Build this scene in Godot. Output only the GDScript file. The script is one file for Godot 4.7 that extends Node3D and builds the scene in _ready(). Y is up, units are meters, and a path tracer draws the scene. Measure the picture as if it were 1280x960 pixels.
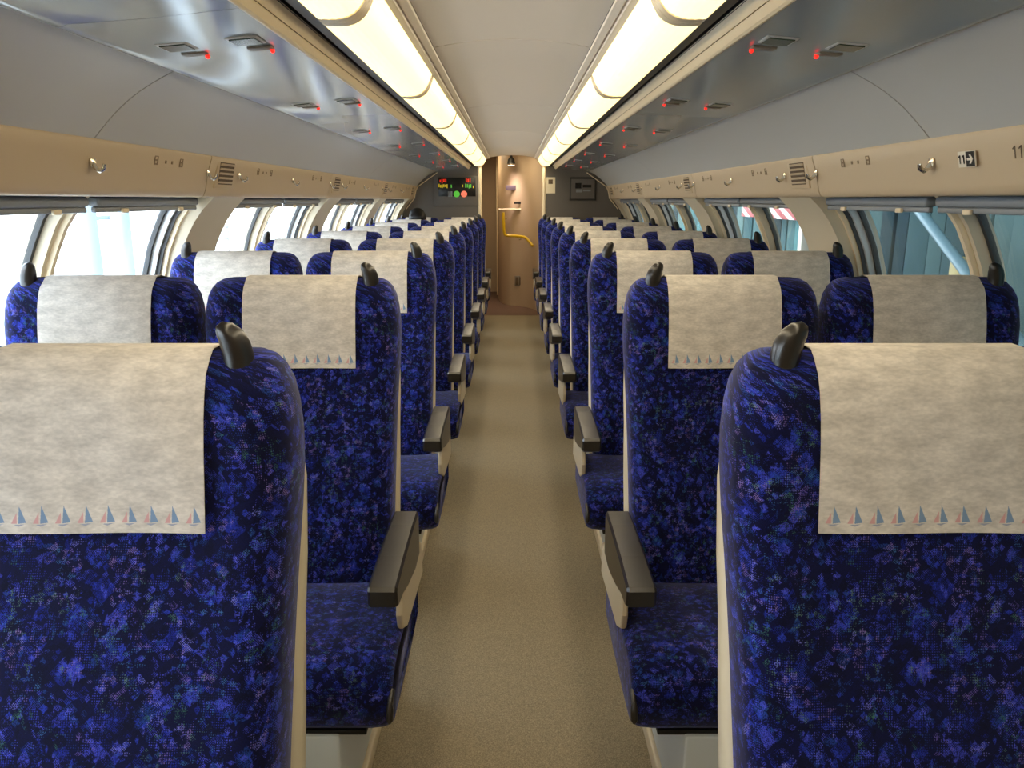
extends Node3D
# Upper deck of a double-deck railway saloon: nine rows of blue paired seats facing the camera.
# x: across the car, y: up from the deck floor, -z: along the aisle to the end wall.

const PITCH := 0.97          # row spacing
const ROW0 := 0.974          # distance of the first row's headrest top
const ROWS := 9
const NEAR_END := 1.3        # the car goes on behind the camera to here
const FAR_END := -9.08       # end partition
var M := {}
var taken := {}
var rng := RandomNumberGenerator.new()

# ------------------------------------------------------------------ helpers
func numbered(called: String) -> String:
	if not taken.has(called):
		taken[called] = 0
		return called
	taken[called] += 1
	return "%s_%03d" % [called, taken[called]]

func thing(called: String, label: String, category: String, at := Vector3.ZERO, group := "") -> Node3D:
	var o := Node3D.new()
	o.name = numbered(called)
	add_child(o)
	o.position = at
	o.set_meta("label", label)
	o.set_meta("category", category)
	if group != "": o.set_meta("group", group)
	return o

func structure(called: String, label := "", category := "") -> Node3D:
	var o := Node3D.new()
	o.name = called
	add_child(o)
	o.set_meta("kind", "structure")
	if label != "": o.set_meta("label", label)
	if category != "": o.set_meta("category", category)
	return o

func part(called: String, mesh: Mesh, mat: Material, parent: Node) -> MeshInstance3D:
	var o := MeshInstance3D.new()
	o.name = called
	o.mesh = mesh
	o.material_override = mat
	o.cast_shadow = GeometryInstance3D.SHADOW_CASTING_SETTING_ON
	parent.add_child(o, true)
	return o

func mat(called: String, c: Color, rough := 0.6, metal := 0.0) -> StandardMaterial3D:
	var m := StandardMaterial3D.new()
	m.resource_name = called
	m.albedo_color = c
	m.roughness = rough
	m.metallic = metal
	M[called] = m
	return m

func begin() -> SurfaceTool:
	var st := SurfaceTool.new()
	st.begin(Mesh.PRIMITIVE_TRIANGLES)
	return st

func finish(st: SurfaceTool) -> ArrayMesh:
	st.index()
	st.generate_normals()
	return st.commit()

# grid of points (rows of equal length) with uv; one smooth sheet
func grid(st: SurfaceTool, pts: Array, uvs: Array, smooth := 0, flip := false) -> void:
	st.set_smooth_group(smooth)
	for i in pts.size() - 1:
		var a: Array = pts[i]
		var b: Array = pts[i + 1]
		for j in a.size() - 1:
			var q := [a[j], a[j + 1], b[j + 1], b[j]]
			var u := [uvs[i][j], uvs[i][j + 1], uvs[i + 1][j + 1], uvs[i + 1][j]]
			var order := [0, 2, 1, 0, 3, 2] if flip else [0, 1, 2, 0, 2, 3]
			for k in order:
				st.set_uv(u[k])
				st.add_vertex(q[k])

func quad(st: SurfaceTool, a: Vector3, b: Vector3, c: Vector3, d: Vector3) -> void:
	st.set_smooth_group(-1)
	for p in [a, b, c, a, c, d]:
		st.set_uv(Vector2(p.x + p.z, p.y))
		st.add_vertex(p)

# box with rounded edges of radius r, cheap (n corner steps)
func rbox(st: SurfaceTool, at: Vector3, size: Vector3, r: float, n := 2, uvscale := 1.0) -> void:
	var h := size * 0.5
	r = minf(r, minf(h.x, minf(h.y, h.z)) * 0.98)
	var inner := h - Vector3(r, r, r)
	st.set_smooth_group(0)
	for ax in 3:
		var u := (ax + 1) % 3
		var v := (ax + 2) % 3
		var lu := ring_steps(h[u], r, n)
		var lv := ring_steps(h[v], r, n)
		for sg in [-1.0, 1.0]:
			var pts := []
			var uvs := []
			for i in lu.size():
				var rowp := []
				var rowu := []
				for j in lv.size():
					var p := Vector3.ZERO
					p[ax] = sg * h[ax]
					p[u] = lu[i]
					p[v] = lv[j]
					var q := p.clamp(-inner, inner)
					var nn := (p - q)
					p = q + nn.normalized() * r
					rowp.append(at + p)
					var uv := Vector2(at.x + p.x, at.y + p.y)
					if ax == 0: uv = Vector2(at.z + p.z, at.y + p.y)
					elif ax == 1: uv = Vector2(at.x + p.x, at.z + p.z)
					rowu.append(uv * uvscale)
				pts.append(rowp)
				uvs.append(rowu)
			grid(st, pts, uvs, 0, sg > 0)

func ring_steps(h: float, r: float, n: int) -> Array:
	var l := []
	for i in n + 1: l.append(-h + r * (1.0 - cos(PI * 0.5 * i / n)) if n > 1 else -h + r * i)
	for i in n + 1: l.append(-l[n - i])
	var o := []
	for x in l:
		if o.is_empty() or absf(x - o[-1]) > 1e-5: o.append(x)
	return o

func box(at: Vector3, size: Vector3, r := 0.0) -> ArrayMesh:
	var st := begin()
	if r > 0.0: rbox(st, at, size, r)
	else: plain_box(st, at, size)
	return finish(st)

func plain_box(st: SurfaceTool, at: Vector3, size: Vector3) -> void:
	var h := size * 0.5
	var c := []
	for i in 8: c.append(at + Vector3(h.x if i & 1 else -h.x, h.y if i & 2 else -h.y, h.z if i & 4 else -h.z))
	for f in [[0, 2, 3, 1], [4, 5, 7, 6], [0, 1, 5, 4], [2, 6, 7, 3], [0, 4, 6, 2], [1, 3, 7, 5]]:
		quad(st, c[f[0]], c[f[1]], c[f[2]], c[f[3]])

# closed prism: polygon of 2D points, put into space by frame (x,y of the polygon -> basis.x, basis.y; thickness -> basis.z)
func prism(st: SurfaceTool, poly: PackedVector2Array, f: Transform3D, depth: float, chamfer := 0.0) -> void:
	if Geometry2D.is_polygon_clockwise(poly):
		poly = poly.duplicate()
		poly.reverse()
	var inner := poly
	if chamfer > 0.0:
		inner = PackedVector2Array()
		var n := poly.size()
		for i in n:
			var a := poly[(i - 1 + n) % n]
			var b := poly[i]
			var c := poly[(i + 1) % n]
			var n1 := (b - a).normalized().orthogonal()
			var n2 := (c - b).normalized().orthogonal()
			var m := (n1 + n2).normalized()
			inner.append(b + m * (chamfer / maxf(0.35, m.dot(n1))) * -1.0 * (-1.0 if Geometry2D.is_point_in_polygon(b + m * 0.0005, poly) else 1.0))
	var tri := Geometry2D.triangulate_polygon(inner)
	st.set_smooth_group(-1)
	for side in [0, 1]:
		var z := 0.0 if side == 0 else depth
		for i in range(0, tri.size(), 3):
			var order := [0, 1, 2] if side == 0 else [0, 2, 1]
			for k in order:
				var p := inner[tri[i + k]]
				st.set_uv(p)
				st.add_vertex(f * Vector3(p.x, p.y, z))
	var layers := [[inner, 0.0], [poly, chamfer], [poly, depth - chamfer], [inner, depth]] if chamfer > 0.0 else [[poly, 0.0], [poly, depth]]
	for l in layers.size() - 1:
		var pa: PackedVector2Array = layers[l][0]
		var pb: PackedVector2Array = layers[l + 1][0]
		for i in poly.size():
			var j := (i + 1) % poly.size()
			quad(st, f * Vector3(pa[i].x, pa[i].y, layers[l][1]), f * Vector3(pa[j].x, pa[j].y, layers[l][1]), f * Vector3(pb[j].x, pb[j].y, layers[l + 1][1]), f * Vector3(pb[i].x, pb[i].y, layers[l + 1][1]))

# round tube along points with radii
func tube(st: SurfaceTool, path: Array, radii: Array, sides := 10, squash := 1.0) -> void:
	var pts := []
	var uvs := []
	var ref := Vector3(0.123, 0.031, 1.0).normalized()
	for i in path.size():
		var t: Vector3 = (path[mini(i + 1, path.size() - 1)] - path[maxi(i - 1, 0)]).normalized()
		var a := ref.cross(t).normalized()
		var b := t.cross(a)
		var ring := []
		var ru := []
		for k in sides + 1:
			var w := TAU * k / sides
			ring.append(path[i] + (a * cos(w) + b * sin(w) * squash) * float(radii[i]))
			ru.append(Vector2(float(k) / sides, i))
		pts.append(ring)
		uvs.append(ru)
	grid(st, pts, uvs, 1)
	for e in [0, path.size() - 1]:
		st.set_smooth_group(-1)
		for k in sides:
			var tri := [path[e], pts[e][k + 1], pts[e][k]]
			if e: tri = [path[e], pts[e][k], pts[e][k + 1]]
			for p in tri:
				st.set_uv(Vector2.ZERO)
				st.add_vertex(p)

# extrude an open cross-section (x,y) with a thickness along z
func strip(st: SurfaceTool, prof: Array, z0: float, z1: float, thick: float, smooth := true) -> void:
	var nrm := []
	for i in prof.size():
		var t: Vector2 = (prof[mini(i + 1, prof.size() - 1)] - prof[maxi(i - 1, 0)]).normalized()
		nrm.append(Vector2(-t.y, t.x))
	var top := []
	var bot := []
	for i in prof.size():
		top.append(prof[i] + nrm[i] * thick)
		bot.append(prof[i])
	var run := 0.0
	for pair in [[bot, 1], [top, 2]]:
		var a := []
		var b := []
		var ua := []
		var ub := []
		run = 0.0
		for i in prof.size():
			if i: run += prof[i].distance_to(prof[i - 1])
			a.append(Vector3(pair[0][i].x, pair[0][i].y, z0))
			b.append(Vector3(pair[0][i].x, pair[0][i].y, z1))
			ua.append(Vector2(run, z0))
			ub.append(Vector2(run, z1))
		grid(st, [a, b], [ua, ub], pair[1] if smooth else -1)
	for i in [0, prof.size() - 1]:
		quad(st, Vector3(bot[i].x, bot[i].y, z0), Vector3(bot[i].x, bot[i].y, z1), Vector3(top[i].x, top[i].y, z1), Vector3(top[i].x, top[i].y, z0))
	for z in [z0, z1]:
		for i in prof.size() - 1:
			quad(st, Vector3(bot[i].x, bot[i].y, z), Vector3(bot[i + 1].x, bot[i + 1].y, z), Vector3(top[i + 1].x, top[i + 1].y, z), Vector3(top[i].x, top[i].y, z))

# inner face of the side wall at height h (half width)
const WH := [0.0, 0.7, 0.85, 1.0, 1.15, 1.25, 1.34, 1.362]
const WX := [1.39, 1.38, 1.37, 1.345, 1.30, 1.25, 1.18, 1.15]
func wall_x(h: float) -> float:
	for i in WH.size() - 1:
		if h <= WH[i + 1]:
			return lerpf(WX[i], WX[i + 1], (h - WH[i]) / (WH[i + 1] - WH[i]))
	return WX[-1]

# a bar that follows the curve of the side wall between two heights, from a to b behind the wall face
func curved_bar(st: SurfaceTool, s: float, z0: float, z1: float, h0: float, h1: float, a: float, b: float, n := 9) -> void:
	var prof_a := []
	var prof_b := []
	for i in n + 1:
		var h := lerpf(h0, h1, float(i) / n)
		# normal of the wall curve keeps the bar's depth even
		var t := Vector2(wall_x(h + 0.03) - wall_x(h - 0.03), 0.06).normalized()
		var nn := Vector2(t.y, -t.x)
		var p := Vector2(wall_x(h), h)
		prof_a.append(p + nn * a)
		prof_b.append(p + nn * b)
	for pair in [[prof_a, 1], [prof_b, 2]]:
		var l0 := []
		var l1 := []
		var u0 := []
		var u1 := []
		for p in pair[0]:
			l0.append(Vector3(s * p.x, p.y, z0))
			l1.append(Vector3(s * p.x, p.y, z1))
			u0.append(Vector2(z0, p.y))
			u1.append(Vector2(z1, p.y))
		grid(st, [l0, l1], [u0, u1], pair[1], s < 0)
	for z in [z0, z1]:
		var l0 := []
		var l1 := []
		var u0 := []
		for i in prof_a.size():
			l0.append(Vector3(s * prof_a[i].x, prof_a[i].y, z))
			l1.append(Vector3(s * prof_b[i].x, prof_b[i].y, z))
			u0.append(Vector2(prof_a[i].x, prof_a[i].y))
		grid(st, [l0, l1], [u0, u0], 3 if z == z0 else 4)
	for i in [0, n]:
		quad(st, Vector3(s * prof_a[i].x, prof_a[i].y, z0), Vector3(s * prof_a[i].x, prof_a[i].y, z1), Vector3(s * prof_b[i].x, prof_b[i].y, z1), Vector3(s * prof_b[i].x, prof_b[i].y, z0))

# ------------------------------------------------------------------ computed textures
func stamp(img: Image, cx: int, cy: int, rx: int, ry: int, c: Color, cover: float, mode: int) -> void:
	var n := img.get_width()
	for y in range(-ry, ry + 1):
		for x in range(-rx, rx + 1):
			if absf(float(x) / (rx + 0.5)) + absf(float(y) / (ry + 0.5)) > 1.0: continue
			var px := posmod(cx + x, n)
			var py := posmod(cy + y, n)
			if mode == 1 and ((px >> 1) + (py >> 1)) % 2 == 0: continue
			if mode == 2 and ((px >> 1) % 2 == 0 or (py >> 1) % 2 == 0): continue
			if rng.randf() > cover: continue
			img.set_pixel(px, py, img.get_pixel(px, py).lerp(c, 0.82))

func fabric_texture() -> ImageTexture:
	rng.seed = 11
	var n := 640
	var img := Image.create(n, n, true, Image.FORMAT_RGB8)
	img.fill(Color(0.03, 0.045, 0.19))
	var tones := [Color(0.21, 0.30, 0.69), Color(0.34, 0.37, 0.75), Color(0.12, 0.19, 0.53), Color(0.03, 0.04, 0.15), Color(0.04, 0.05, 0.18), Color(0.15, 0.30, 0.50)]
	for i in 900:
		stamp(img, rng.randi() % n, rng.randi() % n, rng.randi_range(6, 24), rng.randi_range(6, 24), tones[rng.randi() % tones.size()], 0.7, rng.randi() % 3)
	for i in 2600:
		stamp(img, rng.randi() % n, rng.randi() % n, rng.randi_range(2, 8), rng.randi_range(2, 8), tones[rng.randi() % tones.size()], 0.75, rng.randi() % 2)
	# loose flecks of green, lilac and grey-blue gathered in clusters
	var accents := [Color(0.30, 0.52, 0.32), Color(0.60, 0.48, 0.68), Color(0.32, 0.56, 0.62), Color(0.46, 0.60, 0.40), Color(0.64, 0.62, 0.82), Color(0.48, 0.50, 0.90), Color(0.40, 0.42, 0.82), Color(0.68, 0.54, 0.66)]
	for i in 420:
		var cx := rng.randi() % n
		var cy := rng.randi() % n
		var c: Color = accents[rng.randi() % accents.size()]
		for k in 6:
			stamp(img, cx + rng.randi_range(-16, 16), cy + rng.randi_range(-16, 16), rng.randi_range(2, 8), rng.randi_range(2, 8), c, 0.72, 1 + rng.randi() % 2)
	for i in 700:
		stamp(img, rng.randi() % n, rng.randi() % n, rng.randi_range(3, 15), rng.randi_range(3, 15), Color(0.014, 0.022, 0.12), 0.8, rng.randi() % 2)
	for y in n:
		for x in n:
			var w := 0.80 + 0.40 * rng.randf()
			var c := img.get_pixel(x, y)
			img.set_pixel(x, y, Color(minf(1, c.r * w), minf(1, c.g * w), minf(1, c.b * w)))
	img.generate_mipmaps()
	return ImageTexture.create_from_image(img)

func tri_fill(img: Image, a: Vector2, b: Vector2, c: Vector2, col: Color) -> void:
	var lo := a.min(b).min(c).floor()
	var hi := a.max(b).max(c).ceil()
	for y in range(int(lo.y), int(hi.y) + 1):
		for x in range(int(lo.x), int(hi.x) + 1):
			if x < 0 or y < 0 or x >= img.get_width() or y >= img.get_height(): continue
			if Geometry2D.point_is_inside_triangle(Vector2(x + 0.5, y + 0.5), a, b, c):
				img.set_pixel(x, y, img.get_pixel(x, y).lerp(col, 0.9))

# unwoven paper cloth with a row of little sailing boats along its lower hem
func cover_texture() -> ImageTexture:
	rng.seed = 5
	var w := 768
	var h := 1024
	var img := Image.create(w, h, true, Image.FORMAT_RGB8)
	var nz := FastNoiseLite.new()
	nz.seed = 3
	nz.frequency = 0.012
	nz.fractal_octaves = 4
	var fine := FastNoiseLite.new()
	fine.seed = 8
	fine.frequency = 0.05
	fine.fractal_octaves = 3
	for y in h:
		for x in w:
			var v := 0.86 + 0.10 * nz.get_noise_2d(x * 0.5, y * 1.2) + 0.06 * fine.get_noise_2d(x * 0.6, y * 1.3) + 0.02 * (rng.randf() - 0.5)
			img.set_pixel(x, y, Color(v, v * 0.985, v * 0.955))
	for i in 10:
		var cx := w * (0.062 + 0.0985 * i)
		var base := h * 0.965
		var s := w * 0.082
		tri_fill(img, Vector2(cx - s * 0.42, base), Vector2(cx - s * 0.10, base), Vector2(cx - s * 0.10, base - s * 0.62), Color(0.86, 0.66, 0.67))
		tri_fill(img, Vector2(cx - s * 0.02, base), Vector2(cx + s * 0.42, base - s * 0.06), Vector2(cx + s * 0.04, base - s * 0.98), Color(0.47, 0.60, 0.76))
		tri_fill(img, Vector2(cx - s * 0.30, base + s * 0.06), Vector2(cx + s * 0.36, base + s * 0.02), Vector2(cx, base + s * 0.16), Color(0.62, 0.66, 0.76))
	img.generate_mipmaps()
	return ImageTexture.create_from_image(img)

func speckle_texture(base: Color, amount: float, sd: int, dark: Color, light: Color) -> ImageTexture:
	rng.seed = sd
	var n := 512
	var img := Image.create(n, n, true, Image.FORMAT_RGB8)
	var nz := FastNoiseLite.new()
	nz.seed = sd
	nz.frequency = 0.02
	for y in n:
		for x in n:
			var r := rng.randf()
			var c := base
			if r < 0.28: c = base.lerp(dark, amount)
			elif r > 0.74: c = base.lerp(light, amount)
			img.set_pixel(x, y, c)
	img.generate_mipmaps()
	return ImageTexture.create_from_image(img)

func stripes_texture() -> ImageTexture:
	var img := Image.create(128, 128, true, Image.FORMAT_RGB8)
	for y in 128:
		for x in 128:
			img.set_pixel(x, y, Color(0.62, 0.17, 0.16) if posmod(x + y, 64) < 34 else Color(0.86, 0.84, 0.80))
	img.generate_mipmaps()
	return ImageTexture.create_from_image(img)

func make_materials() -> void:
	var f := mat("seat_fabric", Color(0.78, 0.80, 1.0), 0.85)
	f.albedo_texture = fabric_texture()
	f.uv1_scale = Vector3(2.1, 2.1, 1)
	f.rim_enabled = true
	f.metallic_specular = 0.22
	f.rim = 0.55
	f.rim_tint = 1.0
	var cv := mat("cover_cloth", Color(0.93, 0.915, 0.90), 0.9)
	cv.albedo_texture = cover_texture()
	mat("cream_plastic", Color(0.80, 0.74, 0.63), 0.45)
	mat("seat_shell", Color(0.82, 0.77, 0.66), 0.4)
	mat("bronze_plastic", Color(0.105, 0.088, 0.07), 0.30).metallic_specular = 0.6
	mat("black_plastic", Color(0.025, 0.025, 0.027), 0.5)
	mat("pedestal_paint", Color(0.84, 0.87, 0.88), 0.35)
	mat("chrome", Color(0.85, 0.83, 0.78), 0.16, 1.0)
	mat("ceiling_paint", Color(0.90, 0.865, 0.82), 0.5)
	var cove := mat("cove_paint", Color(0.78, 0.77, 0.745), 0.36)
	cove.metallic_specular = 0.5
	var panel := mat("soffit_paint", Color(0.60, 0.62, 0.62), 0.15)
	panel.metallic_specular = 0.62
	mat("header_paint", Color(0.80, 0.71, 0.58), 0.45)
	mat("pillar_paint", Color(0.82, 0.77, 0.67), 0.5)
	mat("trim_cream", Color(0.92, 0.85, 0.72), 0.35)
	mat("strip_dark", Color(0.20, 0.19, 0.18), 0.45)
	mat("strip_black", Color(0.03, 0.03, 0.03), 0.5)
	mat("gasket", Color(0.20, 0.21, 0.215), 0.45)
	mat("frame_metal", Color(0.78, 0.79, 0.79), 0.3, 0.2)
	mat("blind_grey", Color(0.52, 0.54, 0.56), 0.45)
	mat("partition_paint", Color(0.38, 0.36, 0.34), 0.5)
	mat("vestibule_paint", Color(0.72, 0.64, 0.54), 0.5)
	mat("yellow_rail", Color(0.80, 0.66, 0.05), 0.3)
	mat("notice_paper", Color(0.88, 0.83, 0.72), 0.7)
	mat("print_brown", Color(0.36, 0.29, 0.21), 0.7)
	mat("mark_brown", Color(0.54, 0.45, 0.34), 0.7)
	mat("sign_black", Color(0.10, 0.09, 0.075), 0.6)
	mat("sign_white", Color(0.90, 0.86, 0.78), 0.6)
	mat("sign_violet", Color(0.30, 0.25, 0.29), 0.6)
	mat("screen_black", Color(0.06, 0.065, 0.065), 0.25)
	mat("indicator_glass", Color(0.16, 0.22, 0.15), 0.2)
	mat("indicator_slot", Color(0.50, 0.46, 0.40), 0.4)
	var fl := mat("floor_vinyl", Color.WHITE, 0.62)
	fl.albedo_texture = speckle_texture(Color(0.505, 0.455, 0.36), 0.5, 21, Color(0.30, 0.26, 0.20), Color(0.66, 0.60, 0.49))
	fl.uv1_triplanar = true
	fl.uv1_world_triplanar = true
	fl.uv1_scale = Vector3(1.3, 1.3, 1.3)
	var lf := mat("landing_vinyl", Color(0.40, 0.31, 0.26), 0.6)
	lf.metallic_specular = 0.4
	# glowing things
	var d := mat("diffuser_glow", Color(0.9, 0.88, 0.82), 0.35)
	d.emission_enabled = true
	d.emission = Color(1.0, 0.91, 0.62)
	d.emission_energy_multiplier = 2.2
	for e in [["red_glow", Color(1.0, 0.12, 0.08), 2.2], ["green_glow", Color(0.35, 0.75, 0.25), 0.5], ["amber_glow", Color(0.85, 0.75, 0.15), 0.5], ["red_text_glow", Color(0.95, 0.18, 0.08), 0.8], ["pink_glow", Color(0.95, 0.5, 0.4), 0.6], ["bulb_glow", Color(1.0, 0.92, 0.85), 3.0], ["tube_glow", Color(0.85, 1.0, 0.9), 3.0]]:
		var g := mat(e[0], e[1], 0.4)
		g.emission_enabled = true
		g.emission = e[1]
		g.emission_energy_multiplier = e[2]
	# glass
	var gl := mat("window_glass", Color(0.85, 0.95, 0.97, 0.05), 0.02)
	gl.metallic_specular = 0.3
	gl.transparency = BaseMaterial3D.TRANSPARENCY_ALPHA
	# outside
	mat("concrete_pale", Color(0.80, 0.82, 0.82), 0.9)
	mat("platform_grey", Color(0.5, 0.5, 0.48), 0.9)
	mat("mast_blue", Color(0.51, 0.59, 0.65), 0.6)
	mat("mast_yellow", Color(0.72, 0.71, 0.58), 0.6)
	mat("fence_grey", Color(0.55, 0.54, 0.52), 0.7)
	var tl := [Color(0.28, 0.39, 0.39), Color(0.22, 0.33, 0.34), Color(0.35, 0.45, 0.44), Color(0.15, 0.23, 0.25), Color(0.30, 0.46, 0.46)]
	for i in tl.size(): mat("cladding_%d" % i, tl[i], 0.8).metallic_specular = 0.2
	mat("brace_blue", Color(0.50, 0.64, 0.68), 0.4)
	mat("sign_yellow", Color(0.80, 0.72, 0.45), 0.6)
	var sp := mat("striped_board", Color.WHITE, 0.6)
	sp.albedo_texture = stripes_texture()
	sp.uv1_scale = Vector3(0.9, 2.6, 1)

# ------------------------------------------------------------------ the seats
# levels of the backrest: height, half width, z of the front face, half thickness
const BACK := [
	[0.36, 0.232, 0.245, 0.055], [0.42, 0.236, 0.232, 0.062], [0.52, 0.238, 0.202, 0.066], [0.62, 0.239, 0.170, 0.067], [0.72, 0.240, 0.135, 0.067],
	[0.80, 0.241, 0.105, 0.067], [0.87, 0.243, 0.080, 0.068], [0.93, 0.246, 0.060, 0.068], [0.99, 0.249, 0.048, 0.068], [1.04, 0.2495, 0.040, 0.066],
	[1.08, 0.246, 0.032, 0.063], [1.11, 0.240, 0.023, 0.058], [1.130, 0.231, 0.012, 0.050], [1.144, 0.219, 0.000, 0.040], [1.152, 0.204, -0.012, 0.028], [1.155, 0.185, -0.022, 0.016]]

func back_mesh() -> ArrayMesh:
	var st := begin()
	var pts := []
	var uvs := []
	var n := 40
	for l in BACK:
		var ring := []
		var ru := []
		var run := 0.0
		for k in n + 1:
			var a := TAU * k / n - PI * 0.5
			var c := cos(a)
			var s := sin(a)
			var e := 0.42
			var x: float = l[1] * signf(c) * pow(absf(c), e)
			var z: float = l[2] - l[3] + l[3] * signf(s) * pow(absf(s), e)
			# side wings stand a little proud of the middle
			var wing: float = smoothstep(0.55, 0.85, absf(x) / l[1]) * (1.0 - smoothstep(0.85, 1.0, absf(x) / l[1]))
			if s > 0.0: z += 0.010 * wing * smoothstep(0.5, 0.8, l[0]) * (1.0 - smoothstep(1.10, 1.16, l[0]))
			var p := Vector3(x, l[0], z)
			if k: run += p.distance_to(ring[-1])
			ring.append(p)
			ru.append(Vector2(run, l[0]))
		pts.append(ring)
		uvs.append(ru)
	grid(st, pts, uvs, 0)
	for e in [0, BACK.size() - 1]:
		var l: Array = BACK[e]
		var mid := Vector3(0, l[0] + (0.001 if e else 0.0), l[2] - l[3])
		for k in n:
			var tri := [mid, pts[e][k + 1], pts[e][k]] if e else [mid, pts[e][k], pts[e][k + 1]]
			for p in tri:
				st.set_uv(Vector2(p.x, p.y + p.z))
				st.add_vertex(p)
	return finish(st)

# moulded rear shell, its edge shows beside the upholstery
func shell_mesh() -> ArrayMesh:
	var st := begin()
	var lv := [[0.30, 0.242, 0.170, 0.050], [0.50, 0.243, 0.108, 0.040], [0.62, 0.243, 0.068, 0.038], [0.70, 0.2425, 0.040, 0.034], [0.76, 0.241, 0.014, 0.030], [0.84, 0.2405, -0.020, 0.028], [0.95, 0.238, -0.053, 0.027], [1.06, 0.226, -0.068, 0.025], [1.11, 0.208, -0.070, 0.020], [1.125, 0.19, -0.070, 0.014]]
	var pts := []
	var uvs := []
	for l in lv:
		var ring := []
		var ru := []
		for k in 25:
			var a := TAU * k / 24
			ring.append(Vector3(l[1] * signf(cos(a)) * pow(absf(cos(a)), 0.3), l[0], l[2] - l[3] + l[3] * signf(sin(a)) * pow(absf(sin(a)), 0.3)))
			ru.append(Vector2(k * 0.05, l[0]))
		pts.append(ring)
		uvs.append(ru)
	grid(st, pts, uvs, 0)
	for e in [0, lv.size() - 1]:
		var mid := Vector3(0, lv[e][0], lv[e][2] - lv[e][3])
		for k in 24:
			for p in [mid, pts[e][k], pts[e][k + 1]]:
				st.set_uv(Vector2.ZERO)
				st.add_vertex(p)
	return finish(st)

func cushion_mesh() -> ArrayMesh:
	var st := begin()
	# cross-section in z,y swept across x; ends rounded
	var prof := [Vector2(0.17, 0.30), Vector2(0.17, 0.40), Vector2(0.20, 0.425), Vector2(0.30, 0.432), Vector2(0.42, 0.440), Vector2(0.50, 0.441), Vector2(0.555, 0.434), Vector2(0.592, 0.414), Vector2(0.612, 0.385), Vector2(0.614, 0.35), Vector2(0.606, 0.312), Vector2(0.588, 0.292), Vector2(0.50, 0.286), Vector2(0.30, 0.286), Vector2(0.17, 0.30)]
	var mid := Vector2(0.40, 0.36)
	var xs := [[-0.247, 0.72], [-0.246, 0.82], [-0.240, 0.91], [-0.228, 0.97], [-0.205, 1.0], [-0.10, 1.0], [0.0, 0.995], [0.10, 1.0], [0.205, 1.0], [0.228, 0.97], [0.240, 0.91], [0.246, 0.82], [0.247, 0.72]]
	var pts := []
	var uvs := []
	for x in xs:
		var ring := []
		var ru := []
		var run := 0.0
		for i in prof.size():
			var q: Vector2 = prof[i]
			q = Vector2(q.x if q.x < 0.2 else lerpf(mid.x, q.x, 0.7 + 0.3 * x[1]), lerpf(mid.y, q.y, x[1]))
			if i: run += prof[i].distance_to(prof[i - 1])
			ring.append(Vector3(x[0], q.y, q.x))
			ru.append(Vector2(x[0] + 0.3, run + 0.1))
		pts.append(ring)
		uvs.append(ru)
	grid(st, pts, uvs, 0, true)
	for e in [0, xs.size() - 1]:
		for i in prof.size() - 1:
			for p in [Vector3(xs[e][0], mid.y, mid.x), pts[e][i], pts[e][i + 1]]:
				st.set_uv(Vector2(p.z, p.y))
				st.add_vertex(p)
	return finish(st)

func handle_mesh(lean: float) -> ArrayMesh:
	var st := begin()
	var path := [Vector3(0, -0.03, 0), Vector3(0, 0.0, 0), Vector3(-0.001 * lean, 0.016, 0.001), Vector3(0.001 * lean, 0.030, 0.003), Vector3(0.005 * lean, 0.042, 0.005), Vector3(0.011 * lean, 0.050, 0.008), Vector3(0.018 * lean, 0.0540, 0.010), Vector3(0.022 * lean, 0.0545, 0.011)]
	tube(st, path, [0.0215, 0.0205, 0.0200, 0.0195, 0.0180, 0.0150, 0.0110, 0.004], 16, 0.9)
	return finish(st)

func armrest_mesh(w: float) -> ArrayMesh:
	var st := begin()
	var poly := PackedVector2Array([Vector2(0.215, 0.50), Vector2(0.30, 0.498), Vector2(0.42, 0.522), Vector2(0.50, 0.545), Vector2(0.560, 0.552), Vector2(0.575, 0.560), Vector2(0.577, 0.594), Vector2(0.570, 0.602), Vector2(0.45, 0.610), Vector2(0.30, 0.614), Vector2(0.215, 0.612)])
	prism(st, poly, Transform3D(Basis(Vector3(0, 0, 1), Vector3(0, 1, 0), Vector3(1, 0, 0)), Vector3(-w * 0.5, 0, 0)), w, 0.005)
	return finish(st)

func side_panel_mesh() -> ArrayMesh:
	var st := begin()
	var poly := PackedVector2Array([Vector2(0.08, 0.38), Vector2(0.38, 0.40), Vector2(0.44, 0.43), Vector2(0.455, 0.47), Vector2(0.44, 0.51), Vector2(0.40, 0.53), Vector2(0.20, 0.53), Vector2(0.09, 0.47)])
	prism(st, poly, Transform3D(Basis(Vector3(0, 0, 1), Vector3(0, 1, 0), Vector3(1, 0, 0)), Vector3(-0.007, 0, 0)), 0.014, 0.003)
	return finish(st)

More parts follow.
